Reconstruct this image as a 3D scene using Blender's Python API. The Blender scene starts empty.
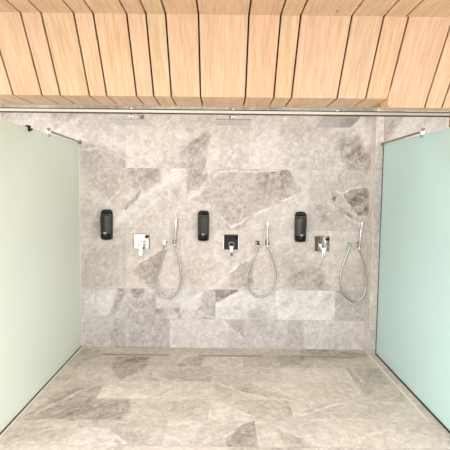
import bpy, bmesh, math, random
import numpy as np
from mathutils import Vector, Matrix, noise

random.seed(7)
scene = bpy.context.scene
col = scene.collection
PI = math.pi

# ------------------------------------------------------------------ key sizes (metres)
YB = 4.28            # back wall
XL = -1.425          # inner face of the left glass
XR = 1.522           # inner face of the right glass
GLASS_TOP = 2.05

WALL_PATCHES = [(-0.35,5,[(-1.4,2.06),(-1.26,2.04),(-0.97,1.92),(-0.97,1.81),(-1.4,1.81)]),(-0.25,5,[(-0.61,2.06),(-0.43,2.1),(-0.43,1.82),(-0.65,1.82)]),(-0.6,3,[(-0.95,1.8),(-0.63,1.81),(-0.63,1.67),(-0.82,1.6),(-0.93,1.64)]),(-0.85,1,[(-0.82,1.59),(-0.85,1.52),(-0.96,1.4),(-0.98,1.4),(-0.94,1.48)]),(-0.3,5,[(-1.39,1.8),(-0.97,1.8),(-0.94,1.67),(-1.1,1.46),(-1.26,1.62)]),(-0.35,4,[(-1.38,1.22),(-1.22,1.41),(-1.18,1.38),(-1.23,1.2)]),(0.3,2,[(-1.08,1.39),(-0.98,1.4),(-0.83,1.53),(-0.63,1.67),(-0.43,1.77),(-0.43,1.68),(-0.63,1.52),(-1.03,1.22),(-1.09,1.22)]),(-0.4,2,[(-0.51,1.6),(-0.43,1.67),(-0.43,1.51),(-0.51,1.52)]),(-0.55,5,[(-0.43,2.04),(-0.25,2.14),(-0.12,2.16),(-0.17,2.0),(-0.18,1.83),(-0.31,1.79),(-0.43,1.8)]),(-0.2,4,[(-0.43,2.3),(-0.09,2.28),(-0.17,2.12),(-0.33,2.15),(-0.43,2.23)]),(-0.22,3,[(-0.04,2.23),(0.24,2.23),(0.25,1.81),(-0.04,1.81)]),(-0.5,1.2,[(-0.36,1.78),(-0.23,1.79),(-0.14,1.74),(-0.23,1.63),(-0.32,1.53),(-0.36,1.53)]),(-0.34,1.5,[(-0.04,1.79),(0.56,1.8),(0.56,1.48),(0.37,1.4),(0.09,1.24),(-0.08,1.39),(-0.16,1.47),(-0.31,1.5),(-0.23,1.55),(-0.17,1.68)]),(-0.3,6,[(0.33,1.74),(0.56,1.77),(0.56,1.49),(0.36,1.48)]),(-0.3,2,[(-0.36,1.48),(-0.27,1.43),(-0.36,1.34)]),(-0.7,1.2,[(0.56,1.79),(0.61,1.77),(0.72,1.7),(0.78,1.62),(0.76,1.59),(0.62,1.52),(0.56,1.49)]),(-0.65,6,[(1.08,2.14),(1.18,2.18),(1.33,2.14),(1.37,1.99),(1.42,1.94),(1.42,1.83),(1.28,1.82),(1.18,1.88)]),(-0.2,8,[(0.55,2.24),(1.07,2.24),(1.21,1.83),(0.56,1.82)]),(0.45,2,[(1.33,2.32),(1.52,2.35),(1.53,2.17),(1.45,2.06),(1.38,2.08),(1.34,2.19)]),(-0.6,1.5,[(1.18,1.57),(1.25,1.62),(1.44,1.65),(1.45,1.36),(1.33,1.37),(1.24,1.49)]),(-0.7,1,[(1.07,1.55),(1.12,1.56),(1.11,1.51),(1.08,1.52)]),(-0.55,2,[(1.11,1.46),(1.25,1.4),(1.3,1.33),(1.18,1.36)]),(-0.35,3,[(1.12,1.72),(1.19,1.79),(1.15,1.68)]),(-0.25,4,[(0.91,1.43),(1.01,1.46),(1.1,1.3),(0.96,1.3)]),(-0.18,3,[(0.84,1.8),(1.42,1.81),(1.44,1.23),(0.86,1.22)]),(-0.6,1.2,[(-0.91,0.8),(-0.79,0.89),(-0.63,0.99),(-0.56,1.0),(-0.61,0.85),(-0.66,0.72),(-0.68,0.63),(-0.79,0.68),(-0.88,0.74)]),(-0.15,6,[(-1.4,1.03),(-0.97,1.04),(-0.98,0.77),(-1.27,0.62),(-1.41,0.61)]),(0.35,2,[(-1.39,0.59),(-1.07,0.6),(-1.14,0.33),(-1.4,0.31)]),(-0.8,1.2,[(-1.06,0.6),(-0.99,0.6),(-0.99,0.54),(-1.05,0.53)]),(-0.4,2,[(-1.07,0.52),(-0.99,0.55),(-1.06,0.38),(-1.15,0.35)]),(-0.65,1.3,[(-0.92,0.6),(-0.78,0.61),(-0.79,0.52),(-0.86,0.49),(-0.91,0.52)]),(-0.35,4,[(-0.96,0.48),(-0.76,0.48),(-0.68,0.57),(-0.67,0.32),(-0.96,0.32)]),(0.2,2,[(-0.76,0.6),(-0.43,0.6),(-0.43,0.43),(-0.65,0.43),(-0.67,0.55)]),(-0.6,1.5,[(-0.63,0.42),(-0.55,0.39),(-0.59,0.33)]),(-0.6,1.5,[(-0.49,0.4),(-0.42,0.42),(-0.42,0.34)]),(-0.4,2.5,[(-1.06,0.29),(-0.98,0.3),(-0.98,0.01),(-1.12,0.01)]),(-0.28,3,[(-0.94,0.29),(-0.57,0.29),(-0.51,0.02),(-0.94,0.01)]),(-0.15,4,[(-1.38,0.28),(-1.09,0.29),(-1.13,0.01),(-1.39,0.01)]),(-0.2,6,[(-0.43,0.96),(-0.16,1.02),(-0.08,0.88),(-0.26,0.63),(-0.43,0.62)]),(-0.42,1.5,[(0.08,0.64),(0.08,0.76),(0.18,0.88),(0.3,0.92),(0.32,0.64),(0.16,0.62)]),(0.35,1.5,[(-0.26,0.52),(-0.08,0.66),(0.07,0.76),(0.13,0.89),(0.17,0.88),(0.1,0.78),(-0.02,0.64)]),(-0.4,1.5,[(-0.25,0.42),(-0.21,0.52),(-0.14,0.59),(-0.07,0.6),(-0.07,0.33),(-0.14,0.34)]),(-0.7,1.3,[(-0.07,0.61),(0.23,0.61),(0.25,0.59),(0.07,0.53),(-0.06,0.44)]),(0.3,2,[(-0.06,0.42),(0.07,0.52),(0.25,0.58),(0.53,0.61),(0.53,0.32),(-0.06,0.32)]),(-0.45,4,[(0.25,0.39),(0.36,0.44),(0.46,0.37),(0.44,0.32),(0.26,0.32)]),(-0.4,3,[(0.01,0.3),(0.22,0.3),(0.22,0.11),(0.09,0.2)]),(-0.25,5,[(-0.26,0.39),(-0.07,0.31),(-0.1,0.26),(-0.29,0.28)]),(0.25,2,[(-0.43,0.6),(-0.18,0.61),(-0.26,0.42),(-0.42,0.39)]),(-0.1,3,[(0.24,0.3),(0.59,0.31),(0.59,0.03),(0.24,0.03)]),(-0.3,8,[(0.57,1.05),(0.89,1.08),(1.1,0.64),(0.63,0.63),(0.58,0.68)]),(-0.3,8,[(0.66,0.84),(0.98,0.9),(1.08,0.65),(0.69,0.64)]),(-0.2,6,[(1.24,0.87),(1.46,0.96),(1.48,0.64),(1.23,0.64)]),(0.5,1.2,[(0.58,0.6),(1.13,0.61),(1.14,0.41),(1.09,0.32),(0.59,0.31)]),(-0.3,1.5,[(1.14,0.61),(1.48,0.61),(1.49,0.33),(1.13,0.31),(1.14,0.41)]),(-0.55,1.2,[(1.09,0.3),(1.14,0.36),(1.13,0.31)]),(-0.35,1.5,[(0.64,0.29),(0.82,0.3),(0.84,0.02),(0.63,0.02)]),(0.25,2,[(0.97,0.08),(1.1,0.28),(1.13,0.28),(1.0,0.04)]),(-0.1,3,[(1.14,0.3),(1.48,0.3),(1.49,0.03),(1.0,0.03)])]
FLOOR_PATCHES = [(-0.55,2,[(-0.97,3.45),(-0.96,3.17),(-0.68,3.16),(-0.66,2.88),(-1.39,2.87),(-1.29,3.26)]),(-0.25,4,[(-1.29,3.21),(-1.0,3.46),(-1.17,3.46),(-1.3,3.38)]),(0.4,1.5,[(-0.96,3.42),(-0.55,3.24),(-0.54,3.17),(-0.96,3.17)]),(-0.6,2,[(-0.99,3.73),(-1.01,4.03),(-0.69,4.04),(-0.68,3.84),(-0.69,3.72),(-0.87,3.5)]),(-0.35,3,[(-1.41,4.24),(-1.21,4.2),(-1.14,4.07),(-1.28,3.87),(-1.3,3.64)]),(-0.55,2,[(-1.43,3.55),(-1.29,3.66),(-1.25,3.52),(-1.31,3.48)]),(-0.25,4,[(-1.34,2.77),(-1.03,2.78),(-1.0,2.63),(-1.36,2.62)]),(0.4,1.5,[(-0.98,2.78),(-0.74,2.78),(-0.6,2.58),(-0.97,2.57)]),(-0.25,3,[(-0.73,2.76),(-0.46,2.68),(-0.44,2.58),(-0.58,2.58)]),(-0.2,4,[(-0.69,3.14),(-0.54,3.14),(-0.49,2.89),(-0.66,2.89)]),(-0.65,2,[(-0.37,3.8),(-0.35,4.0),(-0.16,4.05),(-0.2,3.82)]),(-0.3,4,[(-0.51,3.69),(-0.09,3.78),(-0.08,3.52),(-0.43,3.5)]),(-0.45,2,[(-0.62,3.65),(-0.46,3.52),(-0.6,3.5)]),(-0.4,2,[(0.05,3.35),(0.24,3.48),(0.35,3.36),(0.61,3.21),(0.5,3.19),(0.3,3.26)]),(-0.25,4,[(-0.05,3.47),(0.24,3.49),(0.17,3.21),(-0.05,3.18)]),(0.3,1.5,[(-0.07,3.16),(0.27,2.91),(0.2,2.9),(-0.06,2.89)]),(-0.3,3,[(-0.01,3.16),(0.48,3.18),(0.52,2.9),(0.3,2.91)]),(-0.65,1.5,[(0.04,2.69),(0.14,2.83),(0.2,2.87),(0.25,2.87),(0.24,2.6),(0.04,2.59)]),(-0.6,1.5,[(0.46,3.09),(0.54,3.04),(0.54,2.9),(0.48,2.98)]),(-0.3,4,[(-0.53,3.12),(-0.08,3.16),(-0.07,2.9),(-0.49,2.89)]),(-0.35,3,[(0.37,2.82),(0.52,2.7),(0.5,2.6),(0.4,2.61)]),(0.3,2,[(-0.38,2.86),(-0.05,2.85),(-0.2,2.64),(-0.36,2.58)]),(-0.3,4,[(0.54,4.11),(0.77,4.12),(0.72,3.87),(0.54,3.87)]),(-0.5,2,[(0.7,3.76),(0.87,3.98),(0.8,3.8),(0.71,3.69)]),(-0.35,3,[(1.17,3.81),(1.43,3.78),(1.4,3.53),(1.15,3.5)]),(-0.4,3,[(1.16,3.46),(1.5,3.46),(1.44,3.22),(1.08,3.2)]),(-0.2,4,[(0.66,3.49),(1.08,3.51),(1.08,3.21),(0.66,3.2)]),(-0.35,2,[(0.52,2.7),(0.6,2.6),(0.5,2.59)]),(-0.22,4,[(0.86,2.87),(1.42,2.88),(1.4,2.64),(0.83,2.61)]),(-0.25,4,[(0.6,3.14),(1.36,3.16),(1.17,2.92),(0.65,2.92)]),(-0.4,4,[(0.81,4.35),(1.41,4.18),(1.44,4.08),(1.06,3.98),(0.75,3.99)])]
HOSES = [[(-0.571, 1.053), (-0.595, 0.929), (-0.639, 0.788), (-0.654, 0.667), (-0.614, 0.567), (-0.531, 0.533), (-0.45, 0.584), (-0.411, 0.7), (-0.416, 0.831), (-0.441, 0.95), (-0.469, 1.059)], [(0.34, 1.053), (0.315, 0.958), (0.267, 0.838), (0.244, 0.728), (0.27, 0.617), (0.366, 0.551), (0.465, 0.589), (0.522, 0.7), (0.525, 0.821), (0.488, 0.94), (0.441, 1.054)], [(1.243, 1.043), (1.226, 0.968), (1.185, 0.848), (1.17, 0.694), (1.204, 0.583), (1.306, 0.509), (1.393, 0.551), (1.428, 0.652), (1.423, 0.787), (1.387, 0.93), (1.345, 1.039)]]
WALL_VEINS = [(0.8,0.012,[(0.09,1.236),(0.235,1.323),(0.366,1.39),(0.471,1.431),(0.563,1.475)]),(0.7,0.012,[(0.563,1.485),(0.628,1.52),(0.746,1.582),(0.784,1.619)]),(0.7,0.012,[(-0.35,1.51),(-0.244,1.577),(-0.179,1.656),(-0.101,1.731),(-0.035,1.789)]),(0.6,0.008,[(-0.035,1.789),(0.175,1.796),(0.359,1.788),(0.556,1.8)]),(0.6,0.01,[(-0.164,1.472),(-0.058,1.38),(0.05,1.257),(0.09,1.236)]),(0.6,0.008,[(0.003,1.881),(0.055,1.959),(0.094,1.999),(0.132,2.051)]),(0.5,0.007,[(0.03,1.829),(0.107,1.96),(0.159,1.999)]),(0.6,0.012,[(-0.909,0.795),(-0.788,0.894),(-0.627,0.993),(-0.428,1.075)]),(0.5,0.008,[(-0.909,0.79),(-0.789,0.661),(-0.668,0.627)]),(0.7,0.012,[(-0.264,0.525),(-0.077,0.655),(0.074,0.779),(0.174,0.883),(0.307,0.944),(0.572,1.027)]),(0.7,0.012,[(-0.064,0.431),(0.072,0.526),(0.251,0.583),(0.38,0.614)]),(0.5,0.008,[(-0.25,0.407),(-0.211,0.517),(-0.136,0.592)]),(0.5,0.008,[(-0.25,0.402),(-0.142,0.326),(-0.072,0.322)]),(0.6,0.009,[(1.174,1.571),(1.246,1.624),(1.351,1.641),(1.443,1.653)]),(0.6,0.009,[(1.039,1.498),(1.133,1.433),(1.228,1.355),(1.337,1.289),(1.458,1.251)]),(0.5,0.008,[(1.114,1.618),(1.182,1.553),(1.224,1.487),(1.334,1.364)]),(0.6,0.009,[(1.328,2.321),(1.345,2.193),(1.383,2.077),(1.443,2.013)]),(0.5,0.007,[(1.096,1.801),(1.125,1.697),(1.188,1.789)]),(0.6,0.009,[(-1.092,1.223),(-0.985,1.344),(-0.826,1.504),(-0.627,1.638),(-0.43,1.758)]),(0.5,0.007,[(-1.265,1.274),(-1.13,1.488),(-0.984,1.634),(-0.812,1.754)]),(0.5,0.007,[(-0.943,1.844),(-0.785,1.989),(-0.653,2.094),(-0.549,2.276)]),(0.5,0.006,[(-1.401,1.983),(-1.256,2.01),(-1.1,1.947),(-0.969,1.909)]),(0.5,0.008,[(-1.071,0.598),(-1.112,0.466),(-1.146,0.351)]),(0.5,0.008,[(-0.964,0.49),(-0.897,0.414),(-0.79,0.305)]),(0.6,0.008,[(1.138,0.401),(1.087,0.304),(0.996,0.16),(0.946,0.026)]),(0.5,0.006,[(0.737,0.813),(0.868,0.923),(0.972,1.058),(1.048,1.166)]),(0.5,0.006,[(0.627,0.974),(0.758,1.056),(0.89,1.138)]),(0.5,0.007,[(0.262,0.399),(0.356,0.447),(0.465,0.38)]),(0.5,0.007,[(0.007,0.295),(0.089,0.199),(0.215,0.104)])]
FLOOR_VEINS = [(0.6,0.014,[(-0.961,3.423),(-0.755,3.332),(-0.553,3.241)]),(0.6,0.014,[(-0.066,3.155),(0.114,3.033),(0.274,2.907)]),(0.6,0.012,[(-0.738,2.759),(-0.587,2.583)]),(0.5,0.012,[(-0.998,3.751),(-0.862,3.501)]),(0.6,0.014,[(0.039,2.688),(0.142,2.839),(0.202,2.879)]),(0.5,0.012,[(-0.038,3.47),(0.15,3.325),(0.302,3.244),(0.527,3.184)]),(0.5,0.012,[(0.369,2.822),(0.516,2.697)]),(0.5,0.012,[(-1.386,2.864),(-1.255,3.053),(-1.132,3.266),(-0.973,3.448)]),(0.5,0.012,[(0.772,3.798),(0.912,3.625),(1.058,3.529)]),(0.5,0.012,[(1.168,3.809),(1.189,3.501)]),(0.5,0.012,[(0.565,2.972),(0.9,3.151),(1.086,3.104)]),(0.5,0.01,[(-0.612,3.586),(-0.431,3.512),(-0.155,3.597),(0.046,3.707)]),(0.5,0.012,[(-1.316,2.624),(-1.139,2.763),(-0.989,2.779)]),(0.4,0.012,[(0.854,2.665),(1.115,2.788),(1.349,2.713)])]
WORLD = 1.75
ROOM_FILL = 12.0
SHOWER_FILL = 7.5
EXPOSURE = 1.2

# ------------------------------------------------------------------ helpers
def link(o, parent=None):
    col.objects.link(o)
    if parent is not None:
        o.parent = parent
    return o

def obj(name, bm, mats, parent=None, smooth=None):
    me = bpy.data.meshes.new(name)
    bm.normal_update()
    bm.to_mesh(me)
    bm.free()
    for m in (mats if isinstance(mats, (list, tuple)) else [mats]):
        me.materials.append(m)
    if smooth is not None:
        for p in me.polygons:
            p.use_smooth = True
        me.set_sharp_from_angle(angle=math.radians(smooth))
    return link(bpy.data.objects.new(name, me), parent)

def thing(name, loc, label, cat, group=None):
    o = bpy.data.objects.new(name, None)
    o.empty_display_size = 0.05
    o.location = loc
    link(o)
    tag(o, label, cat, group)
    return o

def tag(o, label, cat, group=None):
    o['label'] = label
    o['category'] = cat
    if group:
        o['group'] = group
    return o

def structure(o):
    o['kind'] = 'structure'
    return o

def box(bm, x0, x1, y0, y1, z0, z1, bevel=0.0, seg=2, mat=0):
    vs = [bm.verts.new((x, y, z)) for z in (z0, z1) for y in (y0, y1) for x in (x0, x1)]
    fs = [bm.faces.new([vs[i] for i in q]) for q in
          ((0, 2, 3, 1), (4, 5, 7, 6), (0, 1, 5, 4), (1, 3, 7, 5), (3, 2, 6, 7), (2, 0, 4, 6))]
    for f in fs:
        f.material_index = mat
    if bevel > 0:
        es = list({e for f in fs for e in f.edges})
        r = bmesh.ops.bevel(bm, geom=es, offset=bevel, segments=seg, profile=0.5, affect='EDGES')
        for f in r['faces']:
            f.material_index = mat
    return fs

def boxed(x0, x1, y0, y1, z0, z1, bevel=0.0, seg=2):
    bm = bmesh.new()
    box(bm, x0, x1, y0, y1, z0, z1, bevel, seg)
    return bm

def frame_of(d):
    d = d.normalized()
    a = Vector((0, 0, 1)) if abs(d.z) < 0.9 else Vector((1, 0, 0))
    u = d.cross(a).normalized()
    return u, d.cross(u).normalized()

def lathe(bm, origin, axis, prof, n=28):
    """prof = [(distance along axis, radius)...]; caps where radius > 0 at the ends"""
    origin, axis = Vector(origin), Vector(axis).normalized()
    u, v = frame_of(axis)
    rings = []
    for t, r in prof:
        c = origin + axis * t
        rings.append([bm.verts.new(c + (u * math.cos(2 * PI * k / n) + v * math.sin(2 * PI * k / n)) * r) for k in range(n)])
    for a, b in zip(rings, rings[1:]):
        for k in range(n):
            bm.faces.new((a[k], a[(k + 1) % n], b[(k + 1) % n], b[k]))
    bm.faces.new(rings[0][::-1])
    bm.faces.new(rings[-1])
    bmesh.ops.recalc_face_normals(bm, faces=bm.faces)
    return bm

def spline(pts, sub=8):
    P = [Vector(p) for p in pts]
    P = [P[0] * 2 - P[1]] + P + [P[-1] * 2 - P[-2]]
    out = []
    for i in range(1, len(P) - 2):
        for k in range(sub):
            t = k / sub
            a, b, c, d = P[i - 1], P[i], P[i + 1], P[i + 2]
            out.append(0.5 * ((2 * b) + (c - a) * t + (2 * a - 5 * b + 4 * c - d) * t * t + (3 * b - a - 3 * c + d) * t ** 3))
    out.append(P[-2])
    return out

def tube(bm, pts, r, n=12, ridges=0.0):
    pts = [Vector(p) for p in pts]
    u = None
    rings = []
    for i, p in enumerate(pts):
        d = (pts[min(i + 1, len(pts) - 1)] - pts[max(i - 1, 0)]).normalized()
        if u is None:
            u, v = frame_of(d)
        else:
            u = (u - d * u.dot(d)).normalized()
            v = d.cross(u)
        rr = r * (1 - ridges * (i % 2))
        rings.append([bm.verts.new(p + (u * math.cos(2 * PI * k / n) + v * math.sin(2 * PI * k / n)) * rr) for k in range(n)])
    for a, b in zip(rings, rings[1:]):
        for k in range(n):
            bm.faces.new((a[k], a[(k + 1) % n], b[(k + 1) % n], b[k]))
    bm.faces.new(rings[0][::-1])
    bm.faces.new(rings[-1])
    bmesh.ops.recalc_face_normals(bm, faces=bm.faces)
    return bm

# ------------------------------------------------------------------ materials
def mat(name):
    m = bpy.data.materials.new(name)
    m.use_nodes = True
    nt = m.node_tree
    return m, nt, nt.nodes, nt.links, nt.nodes['Principled BSDF']

def plain(name, colr, rough, metal=0.0, bump=0.0, scale=60, var=0.06, spec=0.5):
    m, nt, N, L, b = mat(name)
    tc = N.new('ShaderNodeTexCoord')
    nz = N.new('ShaderNodeTexNoise')
    nz.inputs['Scale'].default_value = scale
    nz.inputs['Detail'].default_value = 4
    L.new(tc.outputs['Object'], nz.inputs['Vector'])
    mr = N.new('ShaderNodeMapRange')
    mr.inputs['To Min'].default_value = 1 - var
    mr.inputs['To Max'].default_value = 1 + var
    L.new(nz.outputs['Fac'], mr.inputs['Value'])
    mx = N.new('ShaderNodeVectorMath')
    mx.operation = 'SCALE'
    mx.inputs[0].default_value = colr
    L.new(mr.outputs['Result'], mx.inputs['Scale'])
    L.new(mx.outputs['Vector'], b.inputs['Base Color'])
    b.inputs['Roughness'].default_value = rough
    b.inputs['Metallic'].default_value = metal
    b.inputs['Specular IOR Level'].default_value = spec
    if bump > 0:
        bp = N.new('ShaderNodeBump')
        bp.inputs['Strength'].default_value = bump
        bp.inputs['Distance'].default_value = 0.002
        L.new(nz.outputs['Fac'], bp.inputs['Height'])
        L.new(bp.outputs['Normal'], b.inputs['Normal'])
    return m

def marble(name, rough, grout):
    """stone colour comes from the 'stone' attribute; fine mottling and thin veins are added here; UV = metres inside each tile"""
    m, nt, N, L, b = mat(name)
    at = N.new('ShaderNodeAttribute'); at.attribute_name = 'stone'
    ts = N.new('ShaderNodeAttribute'); ts.attribute_name = 'tile_size'
    sh = N.new('ShaderNodeAttribute'); sh.attribute_name = 'tile_shift'
    tc = N.new('ShaderNodeTexCoord')
    ad = N.new('ShaderNodeVectorMath'); ad.operation = 'ADD'
    L.new(tc.outputs['Object'], ad.inputs[0]); L.new(sh.outputs['Vector'], ad.inputs[1])
    n1 = N.new('ShaderNodeTexNoise'); n1.inputs['Scale'].default_value = 17; n1.inputs['Detail'].default_value = 9
    n1.inputs['Roughness'].default_value = 0.72; n1.inputs['Distortion'].default_value = 0.8
    L.new(ad.outputs['Vector'], n1.inputs['Vector'])
    r1 = N.new('ShaderNodeMapRange'); r1.inputs['From Min'].default_value = 0.28; r1.inputs['From Max'].default_value = 0.72
    r1.inputs['To Min'].default_value = 0.70; r1.inputs['To Max'].default_value = 1.22
    L.new(n1.outputs['Fac'], r1.inputs['Value'])
    sc = N.new('ShaderNodeVectorMath'); sc.operation = 'SCALE'
    L.new(at.outputs['Color'], sc.inputs[0]); L.new(r1.outputs['Result'], sc.inputs['Scale'])
    # thin pale veins: the zero line of a distorted noise
    n2 = N.new('ShaderNodeTexNoise'); n2.inputs['Scale'].default_value = 3.2; n2.inputs['Detail'].default_value = 6
    n2.inputs['Distortion'].default_value = 1.6
    L.new(ad.outputs['Vector'], n2.inputs['Vector'])
    s2 = N.new('ShaderNodeMath'); s2.operation = 'SUBTRACT'; s2.inputs[1].default_value = 0.5
    a2 = N.new('ShaderNodeMath'); a2.operation = 'ABSOLUTE'
    L.new(n2.outputs['Fac'], s2.inputs[0]); L.new(s2.outputs[0], a2.inputs[0])
    r2 = N.new('ShaderNodeMapRange'); r2.inputs['From Min'].default_value = 0.0; r2.inputs['From Max'].default_value = 0.015
    r2.inputs['To Min'].default_value = 0.38; r2.inputs['To Max'].default_value = 0.0
    L.new(a2.outputs[0], r2.inputs['Value'])
    # specks
    n3 = N.new('ShaderNodeTexNoise'); n3.inputs['Scale'].default_value = 42; n3.inputs['Detail'].default_value = 3
    L.new(ad.outputs['Vector'], n3.inputs['Vector'])
    r3 = N.new('ShaderNodeMapRange'); r3.inputs['From Min'].default_value = 0.60; r3.inputs['From Max'].default_value = 0.70
    r3.inputs['To Min'].default_value = 0.0; r3.inputs['To Max'].default_value = 0.45
    L.new(n3.outputs['Fac'], r3.inputs['Value'])
    mxv = N.new('ShaderNodeMath'); mxv.operation = 'MAXIMUM'
    L.new(r2.outputs['Result'], mxv.inputs[0]); L.new(r3.outputs['Result'], mxv.inputs[1])
    mv = N.new('ShaderNodeMix'); mv.data_type = 'RGBA'
    L.new(mxv.outputs[0], mv.inputs['Factor']); L.new(sc.outputs['Vector'], mv.inputs['A'])
    mv.inputs['B'].default_value = (0.80, 0.765, 0.73, 1)
    # joints
    uv = N.new('ShaderNodeUVMap')
    sb = N.new('ShaderNodeVectorMath'); sb.operation = 'SUBTRACT'
    L.new(ts.outputs['Vector'], sb.inputs[0]); L.new(uv.outputs['UV'], sb.inputs[1])
    mn = N.new('ShaderNodeVectorMath'); mn.operation = 'MINIMUM'
    L.new(uv.outputs['UV'], mn.inputs[0]); L.new(sb.outputs['Vector'], mn.inputs[1])
    sx = N.new('ShaderNodeSeparateXYZ'); L.new(mn.outputs['Vector'], sx.inputs[0])
    m2 = N.new('ShaderNodeMath'); m2.operation = 'MINIMUM'
    L.new(sx.outputs['X'], m2.inputs[0]); L.new(sx.outputs['Y'], m2.inputs[1])
    lt = N.new('ShaderNodeMath'); lt.operation = 'LESS_THAN'; lt.inputs[1].default_value = 0.0016
    L.new(m2.outputs[0], lt.inputs[0])
    mg = N.new('ShaderNodeMix'); mg.data_type = 'RGBA'
    L.new(lt.outputs[0], mg.inputs['Factor']); L.new(mv.outputs['Result'], mg.inputs['A'])
    mg.inputs['B'].default_value = (*grout, 1)
    L.new(mg.outputs['Result'], b.inputs['Base Color'])
    b.inputs['Roughness'].default_value = rough
    b.inputs['Specular IOR Level'].default_value = 0.35
    return m

def wood(name, light, dark, rough=0.5):
    m, nt, N, L, b = mat(name)
    uv = N.new('ShaderNodeUVMap')
    mp = N.new('ShaderNodeMapping'); mp.inputs['Scale'].default_value = (38, 2.2, 1)
    L.new(uv.outputs['UV'], mp.inputs['Vector'])
    n1 = N.new('ShaderNodeTexNoise'); n1.inputs['Scale'].default_value = 1.0; n1.inputs['Detail'].default_value = 6
    n1.inputs['Roughness'].default_value = 0.65; n1.inputs['Distortion'].default_value = 0.6
    L.new(mp.outputs['Vector'], n1.inputs['Vector'])
    mp2 = N.new('ShaderNodeMapping'); mp2.inputs['Scale'].default_value = (170, 7, 1)
    L.new(uv.outputs['UV'], mp2.inputs['Vector'])
    n2 = N.new('ShaderNodeTexNoise'); n2.inputs['Scale'].default_value = 1.0; n2.inputs['Detail'].default_value = 3
    L.new(mp2.outputs['Vector'], n2.inputs['Vector'])
    av = N.new('ShaderNodeMath'); av.operation = 'MULTIPLY_ADD'; av.inputs[1].default_value = 0.45
    L.new(n2.outputs['Fac'], av.inputs[0])
    hv = N.new('ShaderNodeMath'); hv.operation = 'MULTIPLY'; hv.inputs[1].default_value = 0.55
    L.new(n1.outputs['Fac'], hv.inputs[0]); L.new(hv.outputs[0], av.inputs[2])
    cr = N.new('ShaderNodeValToRGB')
    cr.color_ramp.elements[0].position = 0.34; cr.color_ramp.elements[0].color = (*dark, 1)
    cr.color_ramp.elements[1].position = 0.62; cr.color_ramp.elements[1].color = (*light, 1)
    L.new(av.outputs[0], cr.inputs['Fac'])
    # knots
    mp3 = N.new('ShaderNodeMapping'); mp3.inputs['Scale'].default_value = (7.0, 3.2, 1)
    L.new(uv.outputs['UV'], mp3.inputs['Vector'])
    vo = N.new('ShaderNodeTexVoronoi'); vo.inputs['Scale'].default_value = 1.0
    L.new(mp3.outputs['Vector'], vo.inputs['Vector'])
    kr = N.new('ShaderNodeMapRange'); kr.inputs['From Min'].default_value = 0.02; kr.inputs['From Max'].default_value = 0.075
    kr.inputs['To Min'].default_value = 0.8; kr.inputs['To Max'].default_value = 0.0
    L.new(vo.outputs['Distance'], kr.inputs['Value'])
    cs = N.new('ShaderNodeSeparateColor'); L.new(vo.outputs['Color'], cs.inputs[0])
    kg = N.new('ShaderNodeMath'); kg.operation = 'GREATER_THAN'; kg.inputs[1].default_value = 0.55
    L.new(cs.outputs[0], kg.inputs[0])
    km = N.new('ShaderNodeMath'); km.operation = 'MULTIPLY'
    L.new(kr.outputs['Result'], km.inputs[0]); L.new(kg.outputs[0], km.inputs[1])
    mk = N.new('ShaderNodeMix'); mk.data_type = 'RGBA'
    L.new(km.outputs[0], mk.inputs['Factor']); L.new(cr.outputs['Color'], mk.inputs['A'])
    mk.inputs['B'].default_value = (0.20, 0.095, 0.035, 1)
    bt = N.new('ShaderNodeAttribute'); bt.attribute_name = 'board_tint'
    mt = N.new('ShaderNodeVectorMath'); mt.operation = 'MULTIPLY'
    L.new(mk.outputs['Result'], mt.inputs[0]); L.new(bt.outputs['Color'], mt.inputs[1])
    L.new(mt.outputs['Vector'], b.inputs['Base Color'])
    b.inputs['Roughness'].default_value = rough
    b.inputs['Specular IOR Level'].default_value = 0.3
    bp = N.new('ShaderNodeBump'); bp.inputs['Strength'].default_value = 0.15; bp.inputs['Distance'].default_value = 0.001
    L.new(av.outputs[0], bp.inputs['Height']); L.new(bp.outputs['Normal'], b.inputs['Normal'])
    return m

def frosted(name, tint, back):
    """satin glass: light passes through scattered, the etched face adds a little diffuse and a soft sheen"""
    m, nt, N, L, b = mat(name)
    N.remove(b)
    out = N['Material Output']
    tc = N.new('ShaderNodeTexCoord')
    nz = N.new('ShaderNodeTexNoise'); nz.inputs['Scale'].default_value = 1.2; nz.inputs['Detail'].default_value = 2
    L.new(tc.outputs['Object'], nz.inputs['Vector'])
    mr = N.new('ShaderNodeMapRange'); mr.inputs['To Min'].default_value = 0.96; mr.inputs['To Max'].default_value = 1.04
    L.new(nz.outputs['Fac'], mr.inputs['Value'])
    s1 = N.new('ShaderNodeVectorMath'); s1.operation = 'SCALE'; s1.inputs[0].default_value = tint
    s2 = N.new('ShaderNodeVectorMath'); s2.operation = 'SCALE'; s2.inputs[0].default_value = back
    L.new(mr.outputs['Result'], s1.inputs['Scale']); L.new(mr.outputs['Result'], s2.inputs['Scale'])
    tr = N.new('ShaderNodeBsdfTranslucent'); L.new(s1.outputs['Vector'], tr.inputs['Color'])
    df = N.new('ShaderNodeBsdfDiffuse'); L.new(s2.outputs['Vector'], df.inputs['Color'])
    gl = N.new('ShaderNodeBsdfGlossy'); gl.inputs['Roughness'].default_value = 0.35
    gl.inputs['Color'].default_value = (0.9, 0.95, 0.92, 1)
    m1 = N.new('ShaderNodeMixShader'); m1.inputs[0].default_value = 0.62
    L.new(tr.outputs[0], m1.inputs[1]); L.new(df.outputs[0], m1.inputs[2])
    m2 = N.new('ShaderNodeMixShader'); m2.inputs[0].default_value = 0.05
    L.new(m1.outputs[0], m2.inputs[1]); L.new(gl.outputs[0], m2.inputs[2])
    L.new(m2.outputs[0], out.inputs['Surface'])
    return m

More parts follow.
